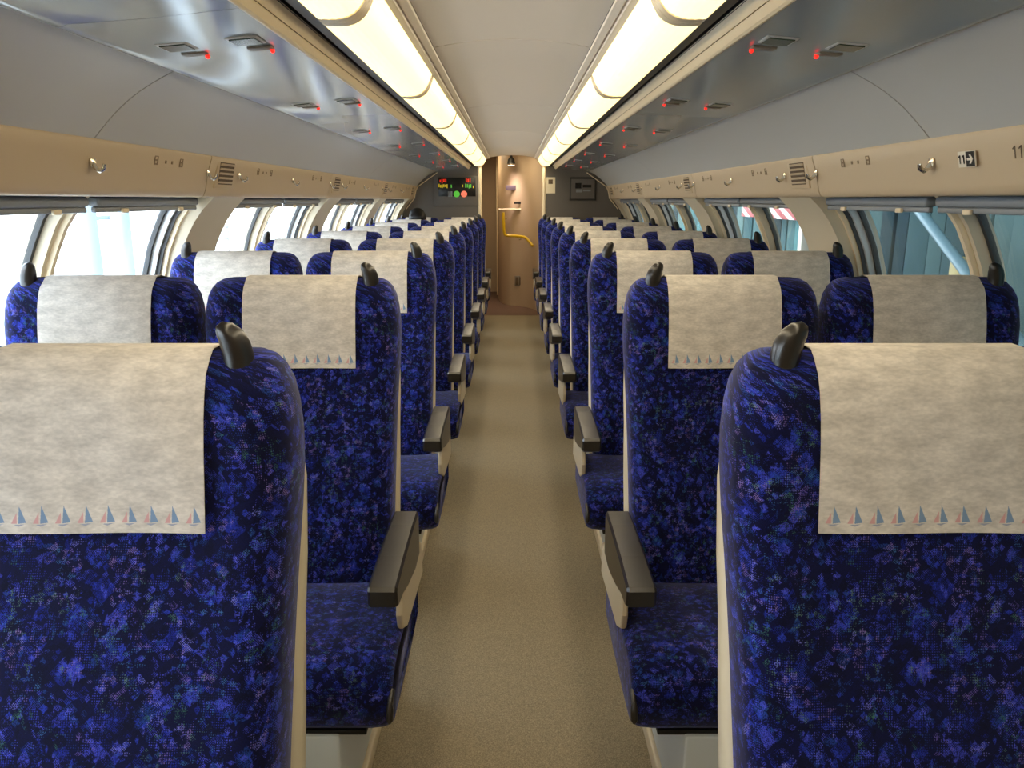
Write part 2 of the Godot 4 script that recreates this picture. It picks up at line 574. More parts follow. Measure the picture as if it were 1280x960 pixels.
const SEAT_A := 0.542     # centre of the aisle seat from the car's middle
const SEAT_W := 1.058     # centre of the window seat
const PAIR := 0.80
func build_pair(s: float) -> Node3D:
	# s = -1: the pair stands at negative x; its aisle side looks to +x
	var t := Node3D.new()
	t.name = "double_seat"
	var bm: Mesh = M.back_mesh
	for i in 2:
		var x: float = s * ((SEAT_A if i == 0 else SEAT_W) - PAIR)
		var b := part("backrest", bm, M.seat_fabric, t)
		b.position.x = x
		var sh := part("back_shell", M.shell_mesh, M.seat_shell, b)
		sh.set_meta("label", "cream moulded shell")
		var out := -s if i == 0 else s          # towards the aisle for the aisle seat, towards the wall for the window seat
		var hd := part("grab_handle", handle_mesh(-out), M.bronze_plastic, b)
		hd.position = Vector3(out * 0.180, 1.133, -0.012)
		hd.set_meta("label", "dark bronze grab handle")
		var c := part("seat_cushion", M.cushion_mesh, M.seat_fabric, t)
		c.position.x = x - (s * 0.024 if i == 0 else 0.0)
		c.scale.x = 1.115 if i == 0 else 1.0
	for a in [[0.258, 0.060], [0.798, 0.036], [1.325, 0.030]]:
		var ar := part("armrest", armrest_mesh(a[1]), M.bronze_plastic, t)
		ar.position.x = s * (a[0] - PAIR)
		var sp := part("side_panel", M.side_panel_mesh, M.cream_plastic, t)
		sp.position.x = s * (a[0] + (-0.012 if a[0] < 0.5 else 0.0) - PAIR)
	# pedestal: box body, front plate under the cushions, foot moulding on the floor
	part("pedestal", box(Vector3(s * (0.79 - PAIR), 0.14, 0.325), Vector3(0.87, 0.28, 0.55), 0.006), M.pedestal_paint, t)
	part("underplate", box(Vector3(s * (0.78 - PAIR), 0.282, 0.39), Vector3(0.96, 0.012, 0.40), 0.003), M.black_plastic, t)
	part("foot_moulding", box(Vector3(s * (0.352 - PAIR), 0.022, 0.26), Vector3(0.02, 0.044, 0.68), 0.006), M.cream_plastic, t)
	var st := begin()
	tube(st, [Vector3(0, 0.388, 0.575), Vector3(0, 0.380, 0.59), Vector3(0, 0.372, 0.60)], [0.006, 0.006, 0.006], 8)
	tube(st, [Vector3(0, 0.378, 0.60), Vector3(0, 0.366, 0.606), Vector3(0, 0.345, 0.612), Vector3(0, 0.338, 0.613)], [0.004, 0.0075, 0.0075, 0.003], 10)
	var lv := part("rotation_lever", finish(st), M.bronze_plastic, t)
	lv.position = Vector3(s * (0.244 - PAIR), -0.004, 0.016)
	return t

func cover_mesh(drop: float) -> ArrayMesh:
	# cloth strip: up the front of the headrest, over the top and a little way down behind it
	var front := []
	var y := 1.158 - drop
	while y < 1.150:
		front.append(y)
		y += 0.018
	var path := []
	for h in front: path.append([level(h)[2] + 0.007, h])
	path.append([-0.016, 1.1595])
	path.append([-0.045, 1.1605])
	path.append([-0.080, 1.152])
	path.append([-0.102, 1.130])
	path.append([-0.116, 1.09])
	path.append([-0.124, 1.03])
	var st := begin()
	var w := 0.1425
	for side in 2:
		var off := 0.0 if side == 0 else -0.0016
		var pts := []
		var uvs := []
		var run := 0.0
		for i in path.size():
			var rowp := []
			var rowu := []
			if i: run += Vector2(path[i][0], path[i][1]).distance_to(Vector2(path[i - 1][0], path[i - 1][1]))
			for k in 13:
				var u := k / 12.0
				var x := lerpf(-w, w, u)
				var zz: float = path[i][0] + 0.0022 * sin(u * 7.0 + i * 0.35) * (1.0 if i < front.size() - 2 else 0.1) + off * (1.0 if i < front.size() else -1.0)
				rowp.append(Vector3(x, path[i][1] + (off if i >= front.size() else 0.0), zz))
				rowu.append(Vector2(u, 1.0 - run / 0.38))
			pts.append(rowp)
			uvs.append(rowu)
		grid(st, pts, uvs, 1 + side, side == 1)
	return finish(st)

func level(h: float) -> Array:
	for i in BACK.size() - 1:
		if h <= BACK[i + 1][0]:
			var t: float = (h - BACK[i][0]) / (BACK[i + 1][0] - BACK[i][0])
			return [h, lerpf(BACK[i][1], BACK[i + 1][1], t), lerpf(BACK[i][2], BACK[i + 1][2], t), lerpf(BACK[i][3], BACK[i + 1][3], t)]
	return BACK[-1]

const ORDINAL := ["first", "second", "third", "fourth", "fifth", "sixth", "seventh", "eighth", "ninth"]
func place_seats() -> void:
	M.back_mesh = back_mesh()
	M.shell_mesh = shell_mesh()
	M.cushion_mesh = cushion_mesh()
	M.side_panel_mesh = side_panel_mesh()
	var covers := [cover_mesh(0.226), cover_mesh(0.222)]
	for s in [-1.0, 1.0]:
		var side := "bright windows" if s < 0 else "dim windows"
		var proto := build_pair(s)
		for n in ROWS:
			var o: Node3D = proto if n == ROWS - 1 else proto.duplicate()
			o.name = numbered("double_seat")
			add_child(o)
			o.position = Vector3(s * PAIR, 0, -(ROW0 + PITCH * n))
			var row: String = ORDINAL[ROWS - 1 - n]
			o.set_meta("label", "blue patterned double seat beside the %s, %s row from the end wall" % [side, row])
			o.set_meta("category", "train seat")
			o.set_meta("group", "paired seats along the aisle")
			for i in 2:
				var c := part("headrest_cover", covers[0 if n == 0 else 1], M.cover_cloth, self)
				c.name = numbered("headrest_cover")
				c.position = Vector3(s * ((SEAT_A - 0.004) if i == 0 else (SEAT_W - 0.004)), 0, -(ROW0 + PITCH * n))
				c.set_meta("label", "white boat-print headrest cover, %s seat beside the %s, %s row from end wall" % ["aisle" if i == 0 else "window", side, row])
				c.set_meta("category", "headrest cover")
				c.set_meta("group", "headrest covers on the seats")

# ------------------------------------------------------------------ the car
const SOFFIT_IN := Vector2(0.504, 1.700)
const SOFFIT_OUT := Vector2(0.864, 1.67)
const COVE_END := Vector2(1.105, 1.504)
const LAMP_IN := Vector2(0.297, 1.81)
const LAMP_OUT := Vector2(0.418, 1.728)
const WIN0 := 2.25
const WIN_PITCH := 1.905
const WIN_HALF := 0.775

func mirror(prof: Array, s: float) -> Array:
	var o := []
	for p in prof: o.append(Vector2(p.x * s, p.y))
	if s < 0: o.reverse()
	return o

func build_car() -> void:
	var length := NEAR_END - FAR_END
	var zmid := (NEAR_END + FAR_END) * 0.5
	var fl := structure("floor")
	part("deck", box(Vector3(0, -0.04, zmid), Vector3(2.86, 0.08, length)), M.floor_vinyl, fl)
	part("lower_body", box(Vector3(0, -1.2, zmid), Vector3(2.86, 2.2, length)), M.strip_black, fl)
	# --- ceiling: vaulted middle panels with open joints, trims, lamp troughs, soffits
	var ce := structure("ceiling")
	var joints := [NEAR_END, 0.55, -0.98, -2.62, -4.30, -5.98, -7.66, FAR_END]
	for i in joints.size() - 1:
		var prof := []
		for k in 13:
			var x := lerpf(-0.25, 0.25, k / 12.0)
			prof.append(Vector2(x, 1.85 - 0.025 * pow(x / 0.25, 2)))
		var st := begin()
		strip(st, prof, joints[i] - 0.0045, joints[i + 1] + 0.0045, 0.012)
		part("ceiling_panel", finish(st), M.ceiling_paint, ce)
	part("roof_shell", box(Vector3(0, 1.99, zmid), Vector3(2.7, 0.06, length + 0.1)), M.strip_black, ce)
	for s in [-1.0, 1.0]:
		# ribbed trim between vault and lamps
		var st := begin()
		strip(st, mirror([Vector2(0.25, 1.822), Vector2(0.252, 1.815), Vector2(0.270, 1.809), Vector2(0.272, 1.813), Vector2(0.277, 1.812), Vector2(0.279, 1.805), Vector2(0.296, 1.801), Vector2(0.299, 1.812)], s), NEAR_END, FAR_END, 0.008, false)
		part("lamp_trim", finish(st), M.ceiling_paint, ce)
		# trough above the diffusers
		st = begin()
		strip(st, mirror([Vector2(0.290, 1.815), Vector2(0.30, 1.90), Vector2(0.42, 1.90), Vector2(0.425, 1.735)], s), NEAR_END, FAR_END, 0.006, false)
		part("lamp_trough", finish(st), M.trim_cream, ce)
		# dark channel on the outer side of the lamps
		st = begin()
		strip(st, mirror([Vector2(0.414, 1.735), Vector2(0.417, 1.727), Vector2(0.424, 1.731), Vector2(0.450, 1.7345)], s), NEAR_END, FAR_END, 0.006, false)
		part("dark_channel", finish(st), M.strip_dark, ce)
		st = begin()
		strip(st, mirror([Vector2(0.450, 1.7345), Vector2(0.451, 1.748), Vector2(0.462, 1.748), Vector2(0.464, 1.734)], s), NEAR_END, FAR_END, 0.005, false)
		part("channel_groove", finish(st), M.strip_black, ce)
		# cream edge moulding in two strips with a groove between them
		st = begin()
		strip(st, mirror([Vector2(0.468, 1.742), Vector2(0.463, 1.7365), Vector2(0.481, 1.7145), Vector2(0.486, 1.717)], s), NEAR_END, FAR_END, 0.006, false)
		part("edge_moulding", finish(st), M.trim_cream, ce)
		st = begin()
		strip(st, mirror([Vector2(0.487, 1.717), Vector2(0.4825, 1.7125), Vector2(0.494, 1.698), Vector2(0.500, 1.6945), Vector2(0.506, 1.6955), Vector2(0.507, 1.702)], s), NEAR_END, FAR_END, 0.006, false)
		part("edge_moulding", finish(st), M.trim_cream, ce)
		# glossy soffit that carries the seat indicators
		var sj := [NEAR_END, -1.55, -3.49, -5.43, -7.37, FAR_END] if s < 0 else [NEAR_END, -1.30, -3.24, -5.18, -7.12, FAR_END]
		for i in sj.size() - 1:
			st = begin()
			strip(st, mirror([SOFFIT_IN, SOFFIT_IN.lerp(SOFFIT_OUT, 0.5) + Vector2(0, -0.003), SOFFIT_OUT + Vector2(-0.024, 0.001), SOFFIT_OUT + Vector2(-0.016, -0.003), SOFFIT_OUT + Vector2(-0.006, -0.004), SOFFIT_OUT + Vector2(0.002, 0.0), SOFFIT_OUT + Vector2(0.005, 0.008)], s), sj[i] - 0.001, sj[i + 1] + 0.001, 0.012)
			part("soffit_panel", finish(st), M.soffit_paint, ce)
	# --- side walls
	for s in [-1.0, 1.0]:
		var wl := structure("wall_left" if s < 0 else "wall_right")
		var st := begin()
		curved_bar(st, s, NEAR_END, FAR_END, 0.0, 0.70, 0.0, 0.12, 4)
		part("lower_panel", finish(st), M.pillar_paint, wl)
		part("sill", box(Vector3(s * 1.41, 0.695, zmid), Vector3(0.11, 0.03, length), 0.006), M.trim_cream, wl)
		# cove between soffit and header, jointed
		var cj := [NEAR_END, -2.10, -5.98, FAR_END]
		for i in cj.size() - 1:
			st = begin()
			var prof := []
			for k in 9:
				var t := k / 8.0
				var p := SOFFIT_OUT.lerp(COVE_END, t) + Vector2(0.006, 0.006) * (1.0 - t)
				p += Vector2(0.567, 0.824) * 0.018 * sin(PI * t)
				prof.append(p)
			strip(st, mirror(prof, s), cj[i] - 0.003, cj[i + 1] + 0.003, 0.012)
			part("cove_panel", finish(st), M.cove_paint, wl)
		# cream header band above the windows
		var hj := [NEAR_END, -0.97, -2.90, -4.83, -6.76, -8.69, FAR_END]
		for i in hj.size() - 1:
			st = begin()
			strip(st, mirror([COVE_END + Vector2(0.004, 0.012), COVE_END + Vector2(-0.004, 0.004), COVE_END + Vector2(-0.006, -0.004), Vector2(1.118, 1.45), Vector2(1.134, 1.385), Vector2(1.142, 1.366), Vector2(1.152, 1.360), Vector2(1.185, 1.360)], s), hj[i] - 0.0035, hj[i + 1] + 0.0035, 0.012)
			part("header_panel", finish(st), M.header_paint, wl)
		# outer body above the windows (keeps daylight out of the linings)
		st = begin()
		strip(st, mirror([Vector2(1.17, 1.985), Vector2(1.30, 1.80), Vector2(1.36, 1.60), Vector2(1.36, 1.36)], s), NEAR_END, FAR_END, 0.03, false)
		part("body_shell", finish(st), M.strip_black, wl)
		part("header_back", box(Vector3(s * 1.27, 1.368, zmid), Vector3(0.20, 0.012, length)), M.blind_grey, wl)
		# pillars between the windows
		for k in range(-1, 5):
			var z0 := -(WIN0 + WIN_PITCH * (k - 1) + WIN_HALF)
			var z1 := -(WIN0 + WIN_PITCH * k - WIN_HALF)
			if k == -1: z0 = NEAR_END
			if k == 4: z1 = FAR_END
			st = begin()
			curved_bar(st, s, z0, z1, 0.69, 1.362, 0.0, 0.15, 14)
			part("pillar", finish(st), M.pillar_paint, wl)
		for k in range(-1, 4):
			build_window(s, k)
	# --- wall behind the camera
	var wb := structure("wall_back")
	part("bulkhead", box(Vector3(0, 0.97, NEAR_END + 0.03), Vector3(2.9, 2.06, 0.06)), M.vestibule_paint, wb)

var window_count := 0
func build_window(s: float, k: int) -> void:
	window_count += 1
	var w := structure("window_%d" % window_count)
	var zc := -(WIN0 + WIN_PITCH * k)
	var za := zc + WIN_HALF
	var zb := zc - WIN_HALF
	var top := 1.355
	# two panes
	for r in [[za - 0.045, zc + 0.038], [zc - 0.038, zb + 0.045]]:
		var st := begin()
		curved_bar(st, s, r[0], r[1], 0.70, top, 0.100, 0.106, 14)
		part("pane", finish(st), M.window_glass, w)
		# rubber gaskets at both pane edges
		for z in [r[0], r[1]]:
			st = begin()
			curved_bar(st, s, z + 0.007, z - 0.007, 0.70, top, 0.093, 0.110, 12)
			part("gasket", finish(st), M.gasket, w)
	# end frames and mullion: light metal ribs with a step
	for z in [za, zb]:
		var d := -1.0 if z == za else 1.0
		var st := begin()
		curved_bar(st, s, z, z + d * 0.036, 0.70, top, 0.070, 0.120, 12)
		part("window_frame", finish(st), M.frame_metal, w)
		st = begin()
		curved_bar(st, s, z - d * 0.001, z + d * 0.014, 0.70, top, 0.040, 0.072, 12)
		part("guide_rail", finish(st), M.trim_cream, w)
		st = begin()
		curved_bar(st, s, z + d * 0.018, z + d * 0.024, 0.70, top, 0.056, 0.0705, 12)
		part("guide_groove", finish(st), M.gasket, w)
	var st2 := begin()
	curved_bar(st2, s, zc + 0.030, zc - 0.030, 0.70, top, 0.062, 0.125, 12)
	part("mullion", finish(st2), M.pillar_paint, w)
	st2 = begin()
	curved_bar(st2, s, zc + 0.012, zc - 0.006, 0.70, top, 0.046, 0.064, 12)
	part("guide_rail", finish(st2), M.trim_cream, w)
	st2 = begin()
	curved_bar(st2, s, zc - 0.0065, zc - 0.016, 0.70, top, 0.056, 0.0635, 12)
	part("guide_groove", finish(st2), M.gasket, w)
	# rolled-up blinds under the header, one for each pane, with a bar and two pull clips
	for r in [[za - 0.02, zc + 0.022], [zc - 0.022, zb + 0.02]]:
		var zl: float = absf(r[1] - r[0])
		var zm: float = (r[0] + r[1]) * 0.5
		var b := part("blind_roll", box(Vector3(s * 1.222, 1.345, zm), Vector3(0.04, 0.030, zl), 0.012), M.blind_grey, w)
		part("blind_bar", box(Vector3(s * 1.221, 1.322, zm), Vector3(0.014, 0.016, zl), 0.004), M.blind_grey, b)
		for e in [-0.28, 0.28]:
			part("pull_clip", box(Vector3(s * 1.208, 1.318, zm + e * zl), Vector3(0.010, 0.014, 0.035), 0.003), M.trim_cream, b)

# ------------------------------------------------------------------ lamps
func build_lamps() -> void:
	var cuts := [NEAR_END, 0.69, -0.56, -1.80, -3.05, -4.32, -5.56, -6.80, -8.02, FAR_END]
	for s in [-1.0, 1.0]:
		for i in cuts.size() - 1:
			var z0: float = cuts[i]
			var z1: float = cuts[i + 1]
			if i == 0: continue
			var label := "ribbed warm ceiling lamp above the %s, %s from the end wall" % ["bright-window seats" if s < 0 else "dim-window seats", ORDINAL[mini(8, cuts.size() - 2 - i)]]
			var t := thing("ceiling_lamp", label, "ceiling lamp", Vector3(0, 0, 0), "lamps in two rows along the ceiling")
			# convex ribbed diffuser
			var st := begin()
			var n := 22
			var dir := LAMP_OUT - LAMP_IN
			var nn := Vector2(dir.y, -dir.x).normalized()
			if nn.y > 0: nn = -nn
			var prof := []
			for k in n + 1:
				var u := float(k) / n
				prof.append(LAMP_IN.lerp(LAMP_OUT, u) + nn * (0.034 * sin(PI * u) + (0.0014 if k % 2 else 0.0)))
			strip(st, mirror(prof, s), z0 - 0.030, z1 + 0.030, 0.004, true)
			part("diffuser", finish(st), M.diffuser_glow, t)
			# end caps, a little wider than the diffuser
			for z in [z0 - 0.017, z1 + 0.017]:
				st = begin()
				var cap := []
				for k in 11:
					var u := k / 10.0
					cap.append(LAMP_IN.lerp(LAMP_OUT, u) + nn * (0.037 * sin(PI * u) + 0.001))
				strip(st, mirror(cap, s), z + 0.016, z - 0.016, 0.02, true)
				part("end_cap", finish(st), M.trim_cream, t)
			# its light, just in front of the diffuser and as large
			var l := AreaLight3D.new()
			l.name = "lamp_light"
			l.area_size = Vector2(0.115, absf(z1 - z0) - 0.06)
			l.light_color = Color(1.0, 0.93, 0.82)
			l.light_energy = LAMP_ENERGY
			l.area_normalize_energy = false
			l.shadow_enabled = true
			l.area_range = 14.0
			t.add_child(l)
			var mid := LAMP_IN.lerp(LAMP_OUT, 0.5) + nn * 0.044
			l.position = Vector3(s * mid.x, mid.y, (z0 + z1) * 0.5)
			var down := Vector3(s * nn.x, nn.y, 0).normalized()
			var bz := -down
			var by := Vector3(0, 0, 1)
			var bx := by.cross(bz).normalized()
			l.basis = Basis(bx, by, bz)

const LAMP_ENERGY := 2.7

# ------------------------------------------------------------------ small fittings on the linings
func soffit_at(x: float) -> float:
	return SOFFIT_IN.lerp(SOFFIT_OUT, (x - SOFFIT_IN.x) / (SOFFIT_OUT.x - SOFFIT_IN.x)).y - 0.002

func build_fittings() -> void:
	# seat indicators: a sunk display, a card slot and a red lamp
	for s in [-1.0, 1.0]:
		for n in 7:
			for i in 2:
				var x: float = 0.585 if i == 0 else 0.737
				var d := 1.80 + 1.04 * n
				var t := thing("seat_indicator", "seat indicator with red lamp over the %s %s seats, set %s from the end" % ["bright" if s < 0 else "dim", "aisle" if i == 0 else "window", ORDINAL[6 - n]], "seat indicator", Vector3(s * x, soffit_at(x), -d), "seat indicators on the ceiling panels")
				t.rotation.z = s * -atan2(SOFFIT_IN.y - SOFFIT_OUT.y, SOFFIT_OUT.x - SOFFIT_IN.x)
				part("display_frame", box(Vector3(0, 0.0, 0), Vector3(0.070, 0.005, 0.072), 0.002), M.cove_paint, t)
				part("display", box(Vector3(0, -0.0035, 0), Vector3(0.056, 0.003, 0.058)), M.indicator_glass, t)
				part("card_slot", box(Vector3(-s * 0.005, -0.001, -0.085), Vector3(0.055, 0.006, 0.030), 0.0025), M.indicator_slot, t)
				var dome := SphereMesh.new()
				dome.radius = 0.0055
				dome.height = 0.011
				dome.radial_segments = 12
				dome.rings = 6
				var r := part("red_lamp", dome, M.red_glow, t)
				r.position = Vector3(-s * 0.028, -0.006, -0.10)
		# vent grilles, hooks and row marks on the header band
		var gi := 0
		for d in [3.07, 5.0, 6.93, 8.78]:
			var t := thing("vent_grille", "slatted air vent in the header band over the %s, %s from the end" % ["bright windows" if s < 0 else "dim windows", ORDINAL[3 - gi]], "vent grille", Vector3(s * 1.117, 1.448, -d), "air vents above the windows")
			gi += 1
			t.rotation.z = s * 0.236
			part("frame", box(Vector3(0, 0, 0), Vector3(0.008, 0.112, 0.20), 0.003), M.header_paint, t)
			part("dark_opening", box(Vector3(-s * 0.0035, 0.002, 0), Vector3(0.003, 0.084, 0.15)), M.print_brown, t)
			for k in 5:
				var sl := part("slat", box(Vector3(0, 0, 0), Vector3(0.003, 0.009, 0.148), 0.001), M.header_paint, t)
				sl.position = Vector3(-s * 0.006, -0.032 + 0.017 * k, 0)
				sl.rotation.z = s * 0.5
		var hi := 0
		for d in [2.10, 2.89, 3.22, 4.0, 4.82, 5.16, 5.92, 6.76, 7.08, 7.86]:
			var t := thing("coat_hook", "chrome coat hook on the header band over the %s, %s from the end" % ["bright windows" if s < 0 else "dim windows", (ORDINAL + ["tenth"])[9 - hi]], "coat hook", Vector3(s * 1.116, 1.438, -d), "coat hooks above the windows")
			hi += 1
			t.scale = Vector3.ONE * 0.82
			part("mount", box(Vector3(-s * 0.003, 0.010, 0), Vector3(0.008, 0.030, 0.030), 0.003), M.chrome, t)
			var st := begin()
			tube(st, [Vector3(-s * 0.004, 0.012, 0), Vector3(-s * 0.012, -0.008, 0), Vector3(-s * 0.024, -0.016, 0), Vector3(-s * 0.036, -0.010, 0), Vector3(-s * 0.041, 0.006, 0)], [0.004, 0.0065, 0.0075, 0.006, 0.0045], 8, 2.2)
			part("hook", finish(st), M.chrome, t)
		var ri := 0
		for d in [2.56, 3.54, 4.48, 5.46, 6.42, 7.40, 8.35]:
			var t := thing("row_mark", "small brown row mark printed over the %s, %s from the end" % ["bright windows" if s < 0 else "dim windows", ORDINAL[6 - ri]], "row mark", Vector3(s * 1.1085, 1.472, -d), "row marks above the windows")
			ri += 1
			t.rotation.z = s * 0.236
			for e in [-0.092, 0.092]:
				for g in [[-0.010, 0.0, 0.006, 0.030], [0.010, 0.0, 0.006, 0.030], [0.0, 0.012, 0.024, 0.005], [0.0, -0.001, 0.020, 0.005], [0.0, -0.013, 0.024, 0.005]]:
					var q := part("glyph", box(Vector3.ZERO, Vector3(0.001, g[3], g[2])), M.mark_brown, t)
					q.position = Vector3(0, g[1], e + g[0])
			for e in [-0.022, 0.024]:
				var q := part("glyph", box(Vector3.ZERO, Vector3(0.001, 0.010, 0.010)), M.mark_brown, t)
				q.position = Vector3(0, -0.004, e)
	# numbered signs over the dim windows
	var sg := thing("direction_sign", "small black and white sign with 11 and an arrow on cream band", "sign", Vector3(1.1095, 1.447, -1.93))
	sg.rotation.z = 0.236
	part("plate", box(Vector3(0, 0, 0), Vector3(0.003, 0.038, 0.070)), M.sign_white, sg)
	var bf := part("black_field", box(Vector3(-0.0016, 0, 0.0165), Vector3(0.0016, 0.036, 0.034)), M.sign_black, sg)
	bf.set_meta("label", "black half of the sign")
	lettering("number", "11", 0.021, M.sign_black, sg, Vector3(-0.003, 0, -0.018))
	var ar := begin()
	var arrow := PackedVector2Array([Vector2(-0.012, 0.003), Vector2(0.002, 0.003), Vector2(-0.003, 0.011), Vector2(0.003, 0.011), Vector2(0.012, 0.0), Vector2(0.003, -0.011), Vector2(-0.003, -0.011), Vector2(0.002, -0.003), Vector2(-0.012, -0.003)])
	prism(ar, arrow, Transform3D(Basis(Vector3(0, 0, 1), Vector3(0, 1, 0), Vector3(-1, 0, 0)), Vector3(-0.0022, 0, 0.0165)), 0.001)
	part("arrow", finish(ar), M.sign_white, sg)
	var nm := thing("seat_number", "brown printed seat number 11D on the cream header band", "seat number", Vector3(1.1085, 1.452, -1.725))
	nm.rotation.z = 0.236
	lettering("number", "11D", 0.028, M.print_brown, nm, Vector3(0, 0, 0))

# flat printed letters that read from the aisle on the wall at positive x
func lettering(called: String, text: String, size: float, m: Material, parent: Node, at: Vector3) -> void:
	var tm := TextMesh.new()
	var f := SystemFont.new()
	f.font_names = PackedStringArray(["Droid Sans"])
	tm.font = f
	tm.text = text
	tm.font_size = 64
	tm.pixel_size = size / 46.0
	tm.depth = 0.001
	var o := part(called, tm, m, parent)
	o.position = at
	o.rotation.y = -PI * 0.5

# ------------------------------------------------------------------ far end
func build_end() -> void:
	# partitions on both sides of the way out
	for s in [-1.0, 1.0]:
		var w := structure("wall_partition_left" if s < 0 else "wall_partition_right")
		var poly := PackedVector2Array([Vector2(0.37, 0), Vector2(1.39, 0), Vector2(1.38, 0.7), Vector2(1.37, 0.85), Vector2(1.345, 1.0), Vector2(1.30, 1.15), Vector2(1.25, 1.25), Vector2(1.18, 1.34), Vector2(1.22, 1.362), Vector2(1.26, 1.50), Vector2(1.22, 1.75), Vector2(1.10, 1.93), Vector2(0.37, 1.93)])
		for i in poly.size(): poly[i].x *= s
		var st := begin()
		prism(st, poly, Transform3D(Basis.IDENTITY, Vector3(0, 0, FAR_END - 0.04)), 0.04)
		part("partition", finish(st), M.partition_paint, w)
		# light moulding that follows the lining round the partition
		st = begin()
		var edge := []
		for p in [Vector2(1.235, 1.25), Vector2(1.165, 1.335), Vector2(1.135, 1.37), Vector2(1.118, 1.45), Vector2(1.093, 1.502), Vector2(0.862, 1.660)]: edge.append(Vector2(p.x * s, p.y))
		if s < 0: edge.reverse()
		strip(st, edge, FAR_END + 0.02, FAR_END - 0.001, 0.009, false)
		part("edge_moulding", finish(st), M.trim_cream, w)
		st = begin()
		tube(st, [Vector3(s * 0.37, 0, FAR_END), Vector3(s * 0.37, 1.70, FAR_END), Vector3(s * 0.362, 1.78, FAR_END), Vector3(s * 0.345, 1.85, FAR_END)], [0.022, 0.022, 0.022, 0.022], 12)
		part("post", finish(st), M.trim_cream, w)
	# landing behind
	var ld := structure("floor_landing")
	part("deck", box(Vector3(0, -0.04, FAR_END - 1.26), Vector3(2.4, 0.08, 2.52)), M.landing_vinyl, ld)
	var cl := structure("ceiling_landing")
	part("ceiling_panel", box(Vector3(0, 2.0, FAR_END - 1.26), Vector3(2.4, 0.06, 2.52)), M.vestibule_paint, cl)
	part("ceiling_edge", box(Vector3(0, 1.91, FAR_END - 0.02), Vector3(0.9, 0.12, 0.04)), M.ceiling_paint, cl)
	for p in [[Vector3(-0.1, 1.97, FAR_END - 0.42), "beside the end partition"], [Vector3(-0.40, 1.97, FAR_END - 1.35), "behind the curved stair wall"]]:  # lamps out of view, added to brighten the landing and its recess
		var vl := thing("added_landing_lamp", "added unseen ceiling lamp of the stair landing, " + p[1], "ceiling lamp", p[0], "added lamps over the landing")
		part("casing", box(Vector3(0, -0.012, 0), Vector3(0.34, 0.024, 0.30), 0.006), M.trim_cream, vl)
		part("diffuser", box(Vector3(0, -0.026, 0), Vector3(0.28, 0.006, 0.24), 0.002), M.diffuser_glow, vl)
		var la := AreaLight3D.new()
		la.name = "added_landing_light"
		la.area_size = Vector2(0.28, 0.24)
		la.area_normalize_energy = false
		la.light_color = Color(1.0, 0.91, 0.76)
		la.light_energy = 7.0
		la.area_range = 8.0
		la.shadow_enabled = true
		vl.add_child(la)
		la.position = Vector3(0, -0.034, 0)
		la.rotation.x = -PI * 0.5
	var wf := structure("wall_front")
	part("end_panel", box(Vector3(0, 0.98, -11.55), Vector3(2.4, 2.0, 0.06)), M.vestibule_paint, wf)
	part("side_panel", box(Vector3(-0.62, 0.98, -10.34), Vector3(0.06, 2.0, 2.42)), M.vestibule_paint, wf)
	part("side_panel", box(Vector3(0.75, 0.98, -10.34), Vector3(0.06, 2.0, 2.42)), M.vestibule_paint, wf)
	# the stair wall, round in plan
	var foot := [Vector2(-0.20, 11.5), Vector2(-0.20, 11.1), Vector2(-0.195, 10.8), Vector2(-0.175, 10.5), Vector2(-0.135, 10.22), Vector2(-0.07, 10.04), Vector2(0.0, 9.95), Vector2(0.09, 9.90), Vector2(0.19, 9.80), Vector2(0.27, 9.62), Vector2(0.33, 9.40), Vector2(0.40, 9.14)]
	var sw := structure("wall_stair")
	for layer in [[0.0, 1.97, 0.0, "curved_panel", "vestibule_paint"]]:
		var st := begin()
		var rows := [[], []]
		var uvs := [[], []]
		for p in foot:
			for k in 2:
				rows[k].append(Vector3(p.x, layer[k], -p.y))
				uvs[k].append(Vector2(p.y, layer[k]))
		var rows2 := [[], []]
		for p in foot:
			for k in 2: rows2[k].append(Vector3(p.x + 0.03, layer[k], -p.y - 0.03))
		grid(st, rows, uvs, 1)
		grid(st, rows2, uvs, 2, true)
		part(layer[3], finish(st), M[layer[4]], sw)
	part("edge_post", box(Vector3(-0.212, 0.985, -11.1), Vector3(0.02, 1.97, 0.03), 0.004), M.trim_cream, sw)
	part("ledge", box(Vector3(0.0, 1.235, -9.90), Vector3(0.34, 0.018, 0.05), 0.006), M.trim_cream, sw)
	# things on the stair wall
	var rail := thing("handrail", "yellow bent tube handrail on the beige stair wall", "handrail", Vector3(0, 0, -9.78))
	var st3 := begin()
	tube(st3, [Vector3(-0.112, 1.20, 0.0), Vector3(-0.106, 1.10, 0.0), Vector3(-0.100, 0.96, 0.0), Vector3(-0.092, 0.925, 0.0), Vector3(-0.06, 0.912, 0.0), Vector3(0.05, 0.908, 0.02), Vector3(0.15, 0.90, 0.08), Vector3(0.18, 0.885, 0.12), Vector3(0.235, 0.825, 0.22), Vector3(0.255, 0.80, 0.26)], [0.018, 0.018, 0.018, 0.018, 0.018, 0.018, 0.018, 0.018, 0.018, 0.016], 12)
	part("rail", finish(st3), M.yellow_rail, rail)
	for p in [Vector3(-0.075, 1.12, -0.10), Vector3(0.12, 0.87, -0.02)]:
		var bs := begin()
		tube(bs, [p, p + Vector3(-0.02, 0.0, 0.09)], [0.012, 0.010], 8)
		part("bracket", finish(bs), M.chrome, rail)
	var sp := thing("spotlight", "small dark spotlight shining down the beige stair wall", "spotlight", Vector3(-0.01, 1.78, -9.80))
	st3 = begin()
	tube(st3, [Vector3(0, 0.12, -0.05), Vector3(0, 0.08, -0.02), Vector3(0, 0.055, 0), Vector3(0, 0.0, 0)], [0.012, 0.02, 0.042, 0.052], 16)
	part("housing", finish(st3), M.sign_black, sp)
	st3 = begin()
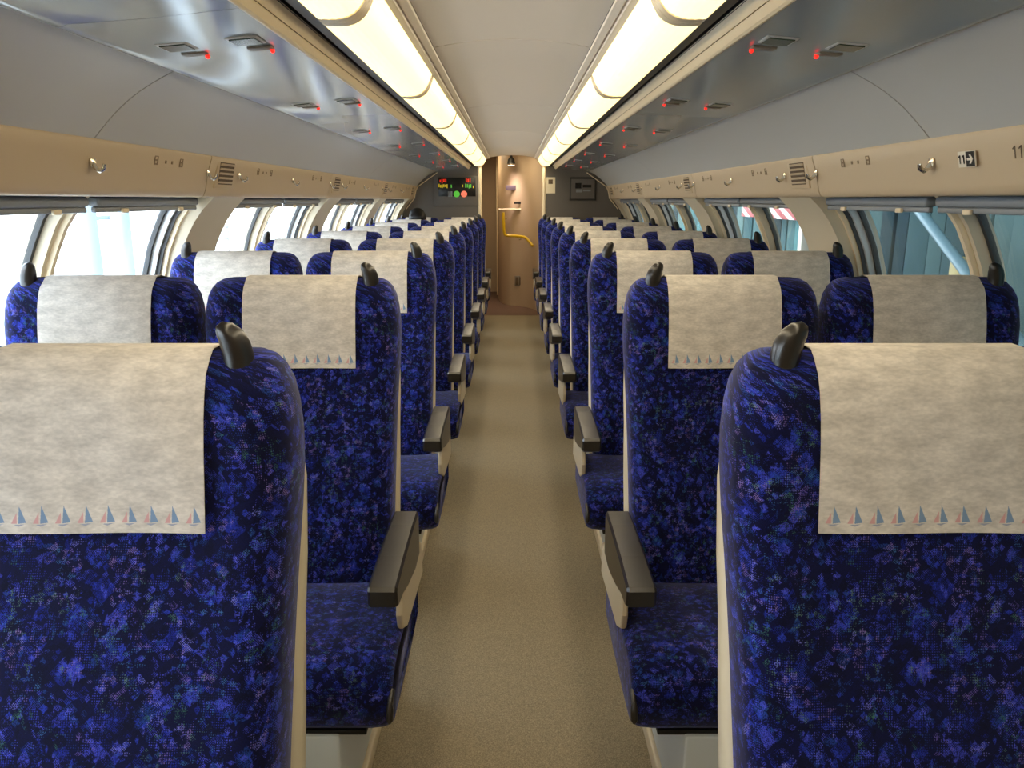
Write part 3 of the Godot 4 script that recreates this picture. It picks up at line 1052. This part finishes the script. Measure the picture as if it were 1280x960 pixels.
	tube(st3, [Vector3(0, 0.004, 0), Vector3(0, -0.012, 0)], [0.054, 0.054], 16)
	part("rim", finish(st3), M.chrome, sp)
	st3 = begin()
	tube(st3, [Vector3(0, -0.010, 0), Vector3(0, -0.016, 0)], [0.044, 0.040], 16)
	part("bulb", finish(st3), M.bulb_glow, sp)
	var sl := SpotLight3D.new()
	sl.name = "spot"
	sl.light_color = Color(1.0, 0.90, 0.88)
	sl.light_energy = 0.8
	sl.spot_angle = 38
	sl.spot_range = 6
	sl.spot_attenuation = 2
	sl.light_size = 0.09
	sl.shadow_enabled = true
	sp.add_child(sl)
	sl.position = Vector3(0, -0.03, 0)
	sl.rotation = Vector3(-PI * 0.5 + 0.30, 0, 0)
	var s1 := part("notice_plate", box(Vector3(-0.015, 1.50, -9.925), Vector3(0.13, 0.062, 0.012), 0.002), M.sign_violet, self)
	s1.set_meta("label", "small violet-grey plate under the spotlight on the stair wall")
	s1.set_meta("category", "sign")
	var s2 := part("caution_strip", box(Vector3(0.085, 1.315, -9.885), Vector3(0.12, 0.028, 0.012), 0.002), M.sign_black, self)
	s2.set_meta("label", "thin dark strip sign just above the ledge of the stair wall")
	s2.set_meta("category", "sign")
	var ol := thing("wall_outlet", "brown socket plate low on the beige stair wall", "socket", Vector3(0.085, 0.33, -9.89))
	part("plate", box(Vector3.ZERO, Vector3(0.10, 0.13, 0.012), 0.003), M.indicator_slot, ol)
	for e in [-0.022, 0.026]:
		part("flap", box(Vector3(e, 0, 0.007), Vector3(0.032, 0.10, 0.006), 0.002), M.print_brown, ol)
	# passenger display
	var di := thing("display_board", "dark display board with red and green lit text on the end partition", "display", Vector3(-0.64, 1.452, FAR_END))
	part("casing", box(Vector3(0, 0, 0.006), Vector3(0.53, 0.34, 0.012), 0.004), M.partition_paint, di)
	part("screen", box(Vector3(0.005, 0.045, 0.015), Vector3(0.43, 0.21, 0.008), 0.003), M.screen_black, di)
	rng.seed = 77
	for g in [[-0.155, 0.115, 0.085, "red_text_glow"], [0.135, 0.115, 0.065, "red_text_glow"], [-0.155, 0.055, 0.11, "amber_glow"], [-0.06, 0.05, 0.03, "green_glow"], [0.07, 0.05, 0.03, "amber_glow"], [0.135, 0.055, 0.08, "green_glow"], [0.195, 0.05, 0.03, "amber_glow"]]:
		var n := int(g[2] / 0.018)
		for k in n:
			var hh := rng.randf_range(0.02, 0.045)
			part("lit_character", box(Vector3(g[0] - g[2] * 0.5 + (k + 0.5) * g[2] / n, g[1] + rng.randf_range(-0.006, 0.006), 0.0205), Vector3(0.011, hh, 0.003)), M[g[3]], di)
	for g in [[0.0, "green_glow"], [0.085, "pink_glow"]]:
		var cy := CylinderMesh.new()
		cy.top_radius = 0.036
		cy.bottom_radius = 0.036
		cy.height = 0.004
		cy.radial_segments = 20
		cy.rings = 1
		var o := part("round_icon", cy, M[g[1]], di)
		o.position = Vector3(g[0], -0.035, 0.020)
		o.rotation.x = PI * 0.5
	for x in [-0.09, -0.06]:
		part("dark_icon", box(Vector3(x, -0.035, 0.020), Vector3(0.02, 0.06, 0.004)), M.blind_grey, di)
	var po := thing("framed_poster", "dark framed notice on the end partition beside the dim windows", "poster", Vector3(0.82, 1.475, FAR_END))
	part("frame", box(Vector3(0, 0, 0.008), Vector3(0.31, 0.26, 0.016), 0.004), M.strip_dark, po)
	part("sheet", box(Vector3(0, 0, 0.0165), Vector3(0.27, 0.22, 0.004)), M.partition_paint, po)
	part("dark_print", box(Vector3(-0.055, 0.035, 0.0192), Vector3(0.07, 0.06, 0.001)), M.screen_black, po)
	part("dark_print", box(Vector3(0.045, 0.030, 0.0192), Vector3(0.10, 0.03, 0.001)), M.screen_black, po)
	part("light_print", box(Vector3(-0.045, -0.022, 0.0192), Vector3(0.07, 0.035, 0.001)), M.blind_grey, po)
	part("light_print", box(Vector3(0.045, -0.018, 0.0192), Vector3(0.09, 0.018, 0.001)), M.blind_grey, po)
	var no := thing("paper_notice", "pale paper notice with a small brown emblem beside the cream post", "notice", Vector3(0.445, 1.515, FAR_END))
	part("paper", box(Vector3(0, 0, 0.003), Vector3(0.11, 0.18, 0.005)), M.notice_paper, no)
	part("emblem", box(Vector3(0, 0.04, 0.006), Vector3(0.05, 0.05, 0.001)), M.print_brown, no)

# ------------------------------------------------------------------ outside
func build_outside() -> void:
	var gr := structure("ground")
	part("track_bed", box(Vector3(-62, -2.6, -20), Vector3(120, 0.2, 160)), M.concrete_pale, gr)
	part("platform", box(Vector3(31, -1.35, -20), Vector3(58, 0.2, 160)), M.platform_grey, gr)
	for a in [[-6.0, -11.0, 0.12, "mast_blue", 0.0], [-6.0, -11.95, 0.09, "mast_blue", -0.02]]:
		var t := thing("line_mast", "pale blue steel mast seen through the bright windows" if a[4] == 0.0 else "thinner leaning pale blue mast seen through the bright windows", "mast", Vector3(a[0], -2.5, a[1]))
		var st := begin()
		tube(st, [Vector3(0, 0, 0), Vector3(0, 3.5, a[4] * 3.5), Vector3(0, 7.0, a[4] * 7.0)], [a[2], a[2], a[2] * 0.9], 10)
		part("shaft", finish(st), M[a[3]], t)
		part("footing", box(Vector3(0, 0.1, 0), Vector3(0.5, 0.2, 0.5), 0.03), M.concrete_pale, t)
		if a[4] == 0.0: part("yellow_tag", box(Vector3(0.14, 3.6, -0.45), Vector3(0.05, 0.5, 0.14), 0.01), M.mast_yellow, t)
		if a[4] == 0.0: part("tag_arm", box(Vector3(0.07, 3.6, -0.25), Vector3(0.04, 0.06, 0.5), 0.01), M.mast_blue, t)
	var fe := thing("railing", "thin grey open railing beyond the bright windows", "railing", Vector3(-8.0, -0.45, -27.5))
	for k in 15: part("post", box(Vector3(0, 0.55, -8.7 + 1.2 * k), Vector3(0.06, 1.1, 0.06), 0.01), M.fence_grey, fe)
	for y in [0.35, 0.75, 1.08]: part("rail", box(Vector3(0, y, -0.2), Vector3(0.05, 0.05, 17.4), 0.01), M.fence_grey, fe)
	part("footing", box(Vector3(0, -1.08, 0), Vector3(0.6, 2.2, 19), 0.05), M.concrete_pale, fe)
	# station building close by on the other side, clad in tall teal panels; its unseen roof is added to block the sky
	rng.seed = 31
	var sb := thing("station_building", "station building with tall teal-grey panels close behind the dim windows", "building", Vector3(4.7, -1.25, 0))
	part("wall", box(Vector3(0.25, 3.2, -9), Vector3(0.3, 6.4, 44)), M.cladding_3, sb)
	var z := 6.0
	while z > -28.0:
		var wd := rng.randf_range(0.28, 0.62)
		part("cladding_panel", box(Vector3(0.07 + rng.randf_range(-0.02, 0.02), 3.0, z - wd * 0.5), Vector3(0.05, 5.9, wd - 0.03), 0.01), M["cladding_%d" % (rng.randi() % 5)], sb)
		z -= wd
	part("added_canopy", box(Vector3(-2.2, 4.9, -9), Vector3(5.2, 0.15, 44)), M.cladding_2, sb)  # unseen roof, added to keep sky light off the building
	for i in 6:
		var t := Node3D.new()
		t.name = "tube_lamp"
		sb.add_child(t, true)
		t.position = Vector3(-1.4, 4.74, 1.0 - 4.6 * i)
		part("casing", box(Vector3(0, 0.05, 0), Vector3(0.16, 0.06, 1.6), 0.01), M.trim_cream, t)
		part("tube", box(Vector3(0, 0.005, 0), Vector3(0.07, 0.03, 1.5), 0.012), M.tube_glow, t)
		var l := AreaLight3D.new()
		l.name = "tube_light"
		l.area_size = Vector2(0.12, 1.5)
		l.area_normalize_energy = false
		l.light_color = Color(0.85, 1.0, 0.95)
		l.light_energy = 0.7
		l.area_range = 20.0
		l.shadow_enabled = true
		t.add_child(l)
		l.position = Vector3(0, -0.02, 0)
		l.rotation.x = -PI * 0.5
	var br := thing("roof_brace", "pale blue diagonal steel brace in front of the teal building", "brace", Vector3(4.45, 0, 0))
	var st2 := begin()
	tube(st2, [Vector3(0, 1.35, -8.72), Vector3(0, 1.06, -8.2), Vector3(0, 0.61, -7.4), Vector3(0, -0.2, -5.95), Vector3(0, -1.25, -4.1)], [0.055, 0.055, 0.055, 0.055, 0.055], 10)
	part("beam", finish(st2), M.brace_blue, br)
	var ys := part("yellow_sign", box(Vector3(4.5, 0.70, -7.75), Vector3(0.04, 0.20, 0.20), 0.006), M.sign_yellow, self)
	ys.set_meta("label", "small yellow panel on the teal building behind the dim windows")
	ys.set_meta("category", "sign")
	var sb2 := part("striped_barrier", box(Vector3(4.35, 1.18, -13.0), Vector3(0.04, 0.26, 3.4), 0.006), M.striped_board, self)
	sb2.set_meta("label", "red and white diagonal striped barrier board beyond the dim windows")
	sb2.set_meta("category", "barrier")
	var wp := thing("white_post", "white square post beside the striped barrier board", "post", Vector3(4.2, -1.25, -11.1))
	part("shaft", box(Vector3(0, 1.7, 0), Vector3(0.14, 3.4, 0.14), 0.02), M.sign_white, wp)
	part("cap", box(Vector3(0, 3.42, 0), Vector3(0.18, 0.05, 0.18), 0.015), M.sign_white, wp)

# ------------------------------------------------------------------ the passenger
func capsule(p: Vector3, a: Vector3, b: Vector3, ra: float, rb: float) -> float:
	var ab := b - a
	var t := clampf((p - a).dot(ab) / maxf(ab.length_squared(), 1e-9), 0.0, 1.0)
	return p.distance_to(a + ab * t) - lerpf(ra, rb, t)

# surface nets over tapered capsules [a, b, ra, rb, colour]
func nets(st: SurfaceTool, bones: Array, cell: float, blend: float) -> void:
	var lo := Vector3.INF
	var hi := -Vector3.INF
	for b in bones:
		var r: float = maxf(b[2], b[3]) + 2.0 * cell
		lo = lo.min(b[0].min(b[1]) - Vector3.ONE * r)
		hi = hi.max(b[0].max(b[1]) + Vector3.ONE * r)
	var n := Vector3i(((hi - lo) / cell).ceil()) + Vector3i.ONE
	var field := PackedFloat32Array()
	field.resize(n.x * n.y * n.z)
	field.fill(1.0)
	for b in bones:
		var r: float = maxf(b[2], b[3]) + 2.5 * cell + blend
		var i0 := Vector3i(((b[0].min(b[1]) - Vector3.ONE * r - lo) / cell).floor()).clamp(Vector3i.ZERO, n - Vector3i.ONE)
		var i1 := Vector3i(((b[0].max(b[1]) + Vector3.ONE * r - lo) / cell).ceil()).clamp(Vector3i.ZERO, n - Vector3i.ONE)
		for z in range(i0.z, i1.z + 1):
			for y in range(i0.y, i1.y + 1):
				for x in range(i0.x, i1.x + 1):
					var at := x + n.x * (y + n.y * z)
					var d := capsule(lo + Vector3(x, y, z) * cell, b[0], b[1], b[2], b[3])
					var f := field[at]
					var h := maxf(blend - absf(f - d), 0.0) / maxf(blend, 1e-6)
					field[at] = minf(f, d) - h * h * blend * 0.25
	var verts := {}
	var step := [1, n.x, n.x * n.y]
	var corner := []
	for c in 8: corner.append((c & 1) + ((c >> 1) & 1) * n.x + ((c >> 2) & 1) * n.x * n.y)
	for z in n.z - 1:
		for y in n.y - 1:
			for x in n.x - 1:
				var at := x + n.x * (y + n.y * z)
				var m := 0
				for c in 8:
					if field[at + corner[c]] < 0.0: m += 1
				if m == 0 or m == 8: continue
				var sum := Vector3.ZERO
				var cnt := 0
				for c in 8:
					for ax in 3:
						if c & (1 << ax): continue
						var f0 := field[at + corner[c]]
						var f1 := field[at + corner[c | (1 << ax)]]
						if (f0 < 0.0) == (f1 < 0.0): continue
						var p := Vector3(c & 1, (c >> 1) & 1, (c >> 2) & 1)
						p[ax] += f0 / (f0 - f1)
						sum += p
						cnt += 1
				verts[at] = lo + (Vector3(x, y, z) + sum / cnt) * cell
	st.set_smooth_group(0)
	for at in verts:
		for ax in 3:
			var f0 := field[at]
			var f1 := field[at + step[ax]]
			if (f0 < 0.0) == (f1 < 0.0): continue
			var u: int = step[(ax + 1) % 3]
			var v: int = step[(ax + 2) % 3]
			if not (verts.has(at - u) and verts.has(at - v) and verts.has(at - u - v)): continue
			var q := [verts[at], verts[at - u], verts[at - u - v], verts[at - v]]
			if f0 < 0.0: q.reverse()
			for k in [0, 1, 2, 0, 2, 3]:
				var best := 1e9
				var col := Color.WHITE
				for b in bones:
					var d := capsule(q[k], b[0], b[1], b[2], b[3])
					if d < best:
						best = d
						col = b[4]
				st.set_color(col)
				st.set_uv(Vector2.ZERO)
				st.add_vertex(q[k])

func build_passenger() -> void:
	var t := thing("person", "person in dark clothes with black hair, head bowed, seated by the bright windows", "person", Vector3(-1.035, 0, -(ROW0 + PITCH * 8)))
	var pm := mat("person_skin_cloth", Color.WHITE, 0.8)
	pm.vertex_color_use_as_albedo = true
	var skin := Color(0.52, 0.30, 0.20)
	var coat := Color(0.016, 0.018, 0.026)
	var leg := Color(0.02, 0.021, 0.03)
	var bones := []
	# pelvis on the cushion, trunk leaning on the backrest, head bowed forwards (+z)
	bones.append([Vector3(-0.09, 0.52, 0.27), Vector3(0.09, 0.52, 0.27), 0.095, 0.095, leg])
	bones.append([Vector3(0, 0.55, 0.27), Vector3(0, 0.72, 0.235), 0.135, 0.13, coat])
	bones.append([Vector3(-0.07, 0.74, 0.23), Vector3(0.07, 0.74, 0.23), 0.115, 0.115, coat])
	bones.append([Vector3(-0.10, 0.90, 0.19), Vector3(0.10, 0.90, 0.19), 0.10, 0.10, coat])
	bones.append([Vector3(-0.15, 0.955, 0.19), Vector3(0.15, 0.955, 0.19), 0.062, 0.062, coat])
	bones.append([Vector3(0, 0.98, 0.19), Vector3(0, 1.06, 0.205), 0.058, 0.052, skin])
	for s in [-1.0, 1.0]:
		bones.append([Vector3(s * 0.165, 0.945, 0.195), Vector3(s * 0.185, 0.70, 0.25), 0.058, 0.046, coat])
		bones.append([Vector3(s * 0.185, 0.70, 0.25), Vector3(s * 0.075, 0.615, 0.42), 0.046, 0.033, coat])
		bones.append([Vector3(s * 0.095, 0.515, 0.27), Vector3(s * 0.105, 0.505, 0.62), 0.085, 0.062, leg])
		bones.append([Vector3(s * 0.105, 0.505, 0.62), Vector3(s * 0.105, 0.10, 0.67), 0.062, 0.042, leg])
		bones.append([Vector3(s * 0.105, 0.052, 0.66), Vector3(s * 0.11, 0.045, 0.83), 0.048, 0.040, Color(0.015, 0.013, 0.012)])
	var st := begin()
	nets(st, bones, 0.018, 0.035)
	# head: skull, jaw, nose, ears
	var hc := Vector3(0, 1.135, 0.225)
	var tilt := Basis(Vector3(1, 0, 0), 0.42)
	var head := []
	for b in [[Vector3(0, 0.025, -0.012), Vector3(0, 0.025, 0.012), 0.084, 0.080], [Vector3(-0.018, -0.045, 0.040), Vector3(0.018, -0.045, 0.040), 0.050, 0.050], [Vector3(0, -0.085, 0.052), Vector3(0, -0.07, 0.052), 0.030, 0.034], [Vector3(0, 0.005, 0.086), Vector3(0, -0.024, 0.102), 0.009, 0.013], [Vector3(-0.020, -0.058, 0.088), Vector3(0.020, -0.058, 0.088), 0.008, 0.008], [Vector3(-0.080, 0.0, 0.0), Vector3(-0.082, -0.03, 0.004), 0.014, 0.010], [Vector3(0.080, 0.0, 0.0), Vector3(0.082, -0.03, 0.004), 0.014, 0.010], [Vector3(0, -0.05, 0.0), Vector3(0, -0.12, -0.02), 0.05, 0.05]]:
		head.append([hc + tilt * b[0], hc + tilt * b[1], b[2], b[3], skin])
	nets(st, head, 0.007, 0.012)
	# hands folded in the lap, five fingers each
	for s in [-1.0, 1.0]:
		var w := Vector3(s * 0.075, 0.612, 0.42)
		var hand := [[w, w + Vector3(-s * 0.025, -0.006, 0.055), 0.026, 0.024, skin], [w + Vector3(s * 0.012, 0, 0.05), w + Vector3(-s * 0.045, 0, 0.05), 0.014, 0.014, skin]]
		for k in 4:
			var r0 := w + Vector3(s * (0.012 - 0.019 * k), -0.004, 0.062)
			var r1 := r0 + Vector3(-s * 0.006, -0.008, 0.030 + 0.006 * sin(k * 1.0 + 0.6))
			hand.append([r0, r1, 0.0095, 0.0088, skin])
			hand.append([r1, r1 + Vector3(-s * 0.004, -0.022, 0.014), 0.0088, 0.0075, skin])
		hand.append([w + Vector3(-s * 0.022, 0.008, 0.02), w + Vector3(-s * 0.048, 0.010, 0.045), 0.012, 0.010, skin])
		hand.append([w + Vector3(-s * 0.048, 0.010, 0.045), w + Vector3(-s * 0.056, 0.006, 0.07), 0.010, 0.008, skin])
		nets(st, hand, 0.0045, 0.006)
	part("body", finish(st), pm, t)
	var hs := begin()
	var hair := []
	var black := Color(0.006, 0.005, 0.005)
	for b in [[Vector3(0, 0.038, -0.022), Vector3(0, 0.036, 0.008), 0.090, 0.086], [Vector3(-0.055, 0.0, -0.03), Vector3(-0.06, -0.05, -0.035), 0.042, 0.032], [Vector3(0.055, 0.0, -0.03), Vector3(0.06, -0.05, -0.035), 0.042, 0.032], [Vector3(-0.045, 0.062, 0.058), Vector3(0.045, 0.062, 0.058), 0.030, 0.030], [Vector3(-0.03, -0.03, -0.06), Vector3(0.03, -0.03, -0.06), 0.045, 0.045]]:
		hair.append([hc + tilt * b[0], hc + tilt * b[1], b[2], b[3], black])
	nets(hs, hair, 0.008, 0.02)
	var hm := mat("person_hair", Color(0.03, 0.025, 0.024), 0.5)
	part("hair", finish(hs), hm, t)

# ------------------------------------------------------------------ scene
func _ready() -> void:
	var cam := Camera3D.new()
	cam.name = "camera"
	add_child(cam)
	cam.position = Vector3(0, 1.35, 0)
	cam.rotation = Vector3(-atan(230.0 / 950.0), 0, 0)
	cam.fov = rad_to_deg(2.0 * atan(480.0 / 950.0))
	cam.near = 0.02
	cam.far = 400
	cam.current = true
	var sky_m := ProceduralSkyMaterial.new()
	sky_m.sky_top_color = Color(0.86, 0.93, 1.0)
	sky_m.sky_horizon_color = Color(0.98, 0.99, 1.0)
	sky_m.ground_horizon_color = Color(0.90, 0.93, 0.95)
	sky_m.ground_bottom_color = Color(0.75, 0.77, 0.78)
	sky_m.sky_energy_multiplier = 2.9
	sky_m.ground_energy_multiplier = 2.5
	var sky := Sky.new()
	sky.sky_material = sky_m
	var env := Environment.new()
	env.background_mode = Environment.BG_SKY
	env.sky = sky
	env.tonemap_mode = Environment.TONE_MAPPER_LINEAR
	env.tonemap_exposure = 0.86
	env.sdfgi_enabled = true
	env.ssao_enabled = true
	env.ssil_enabled = true
	var we := WorldEnvironment.new()
	we.environment = env
	add_child(we)
	make_materials()
	build_car()
	build_lamps()
	build_end()
	build_outside()
	place_seats()
	build_fittings()
	build_passenger()
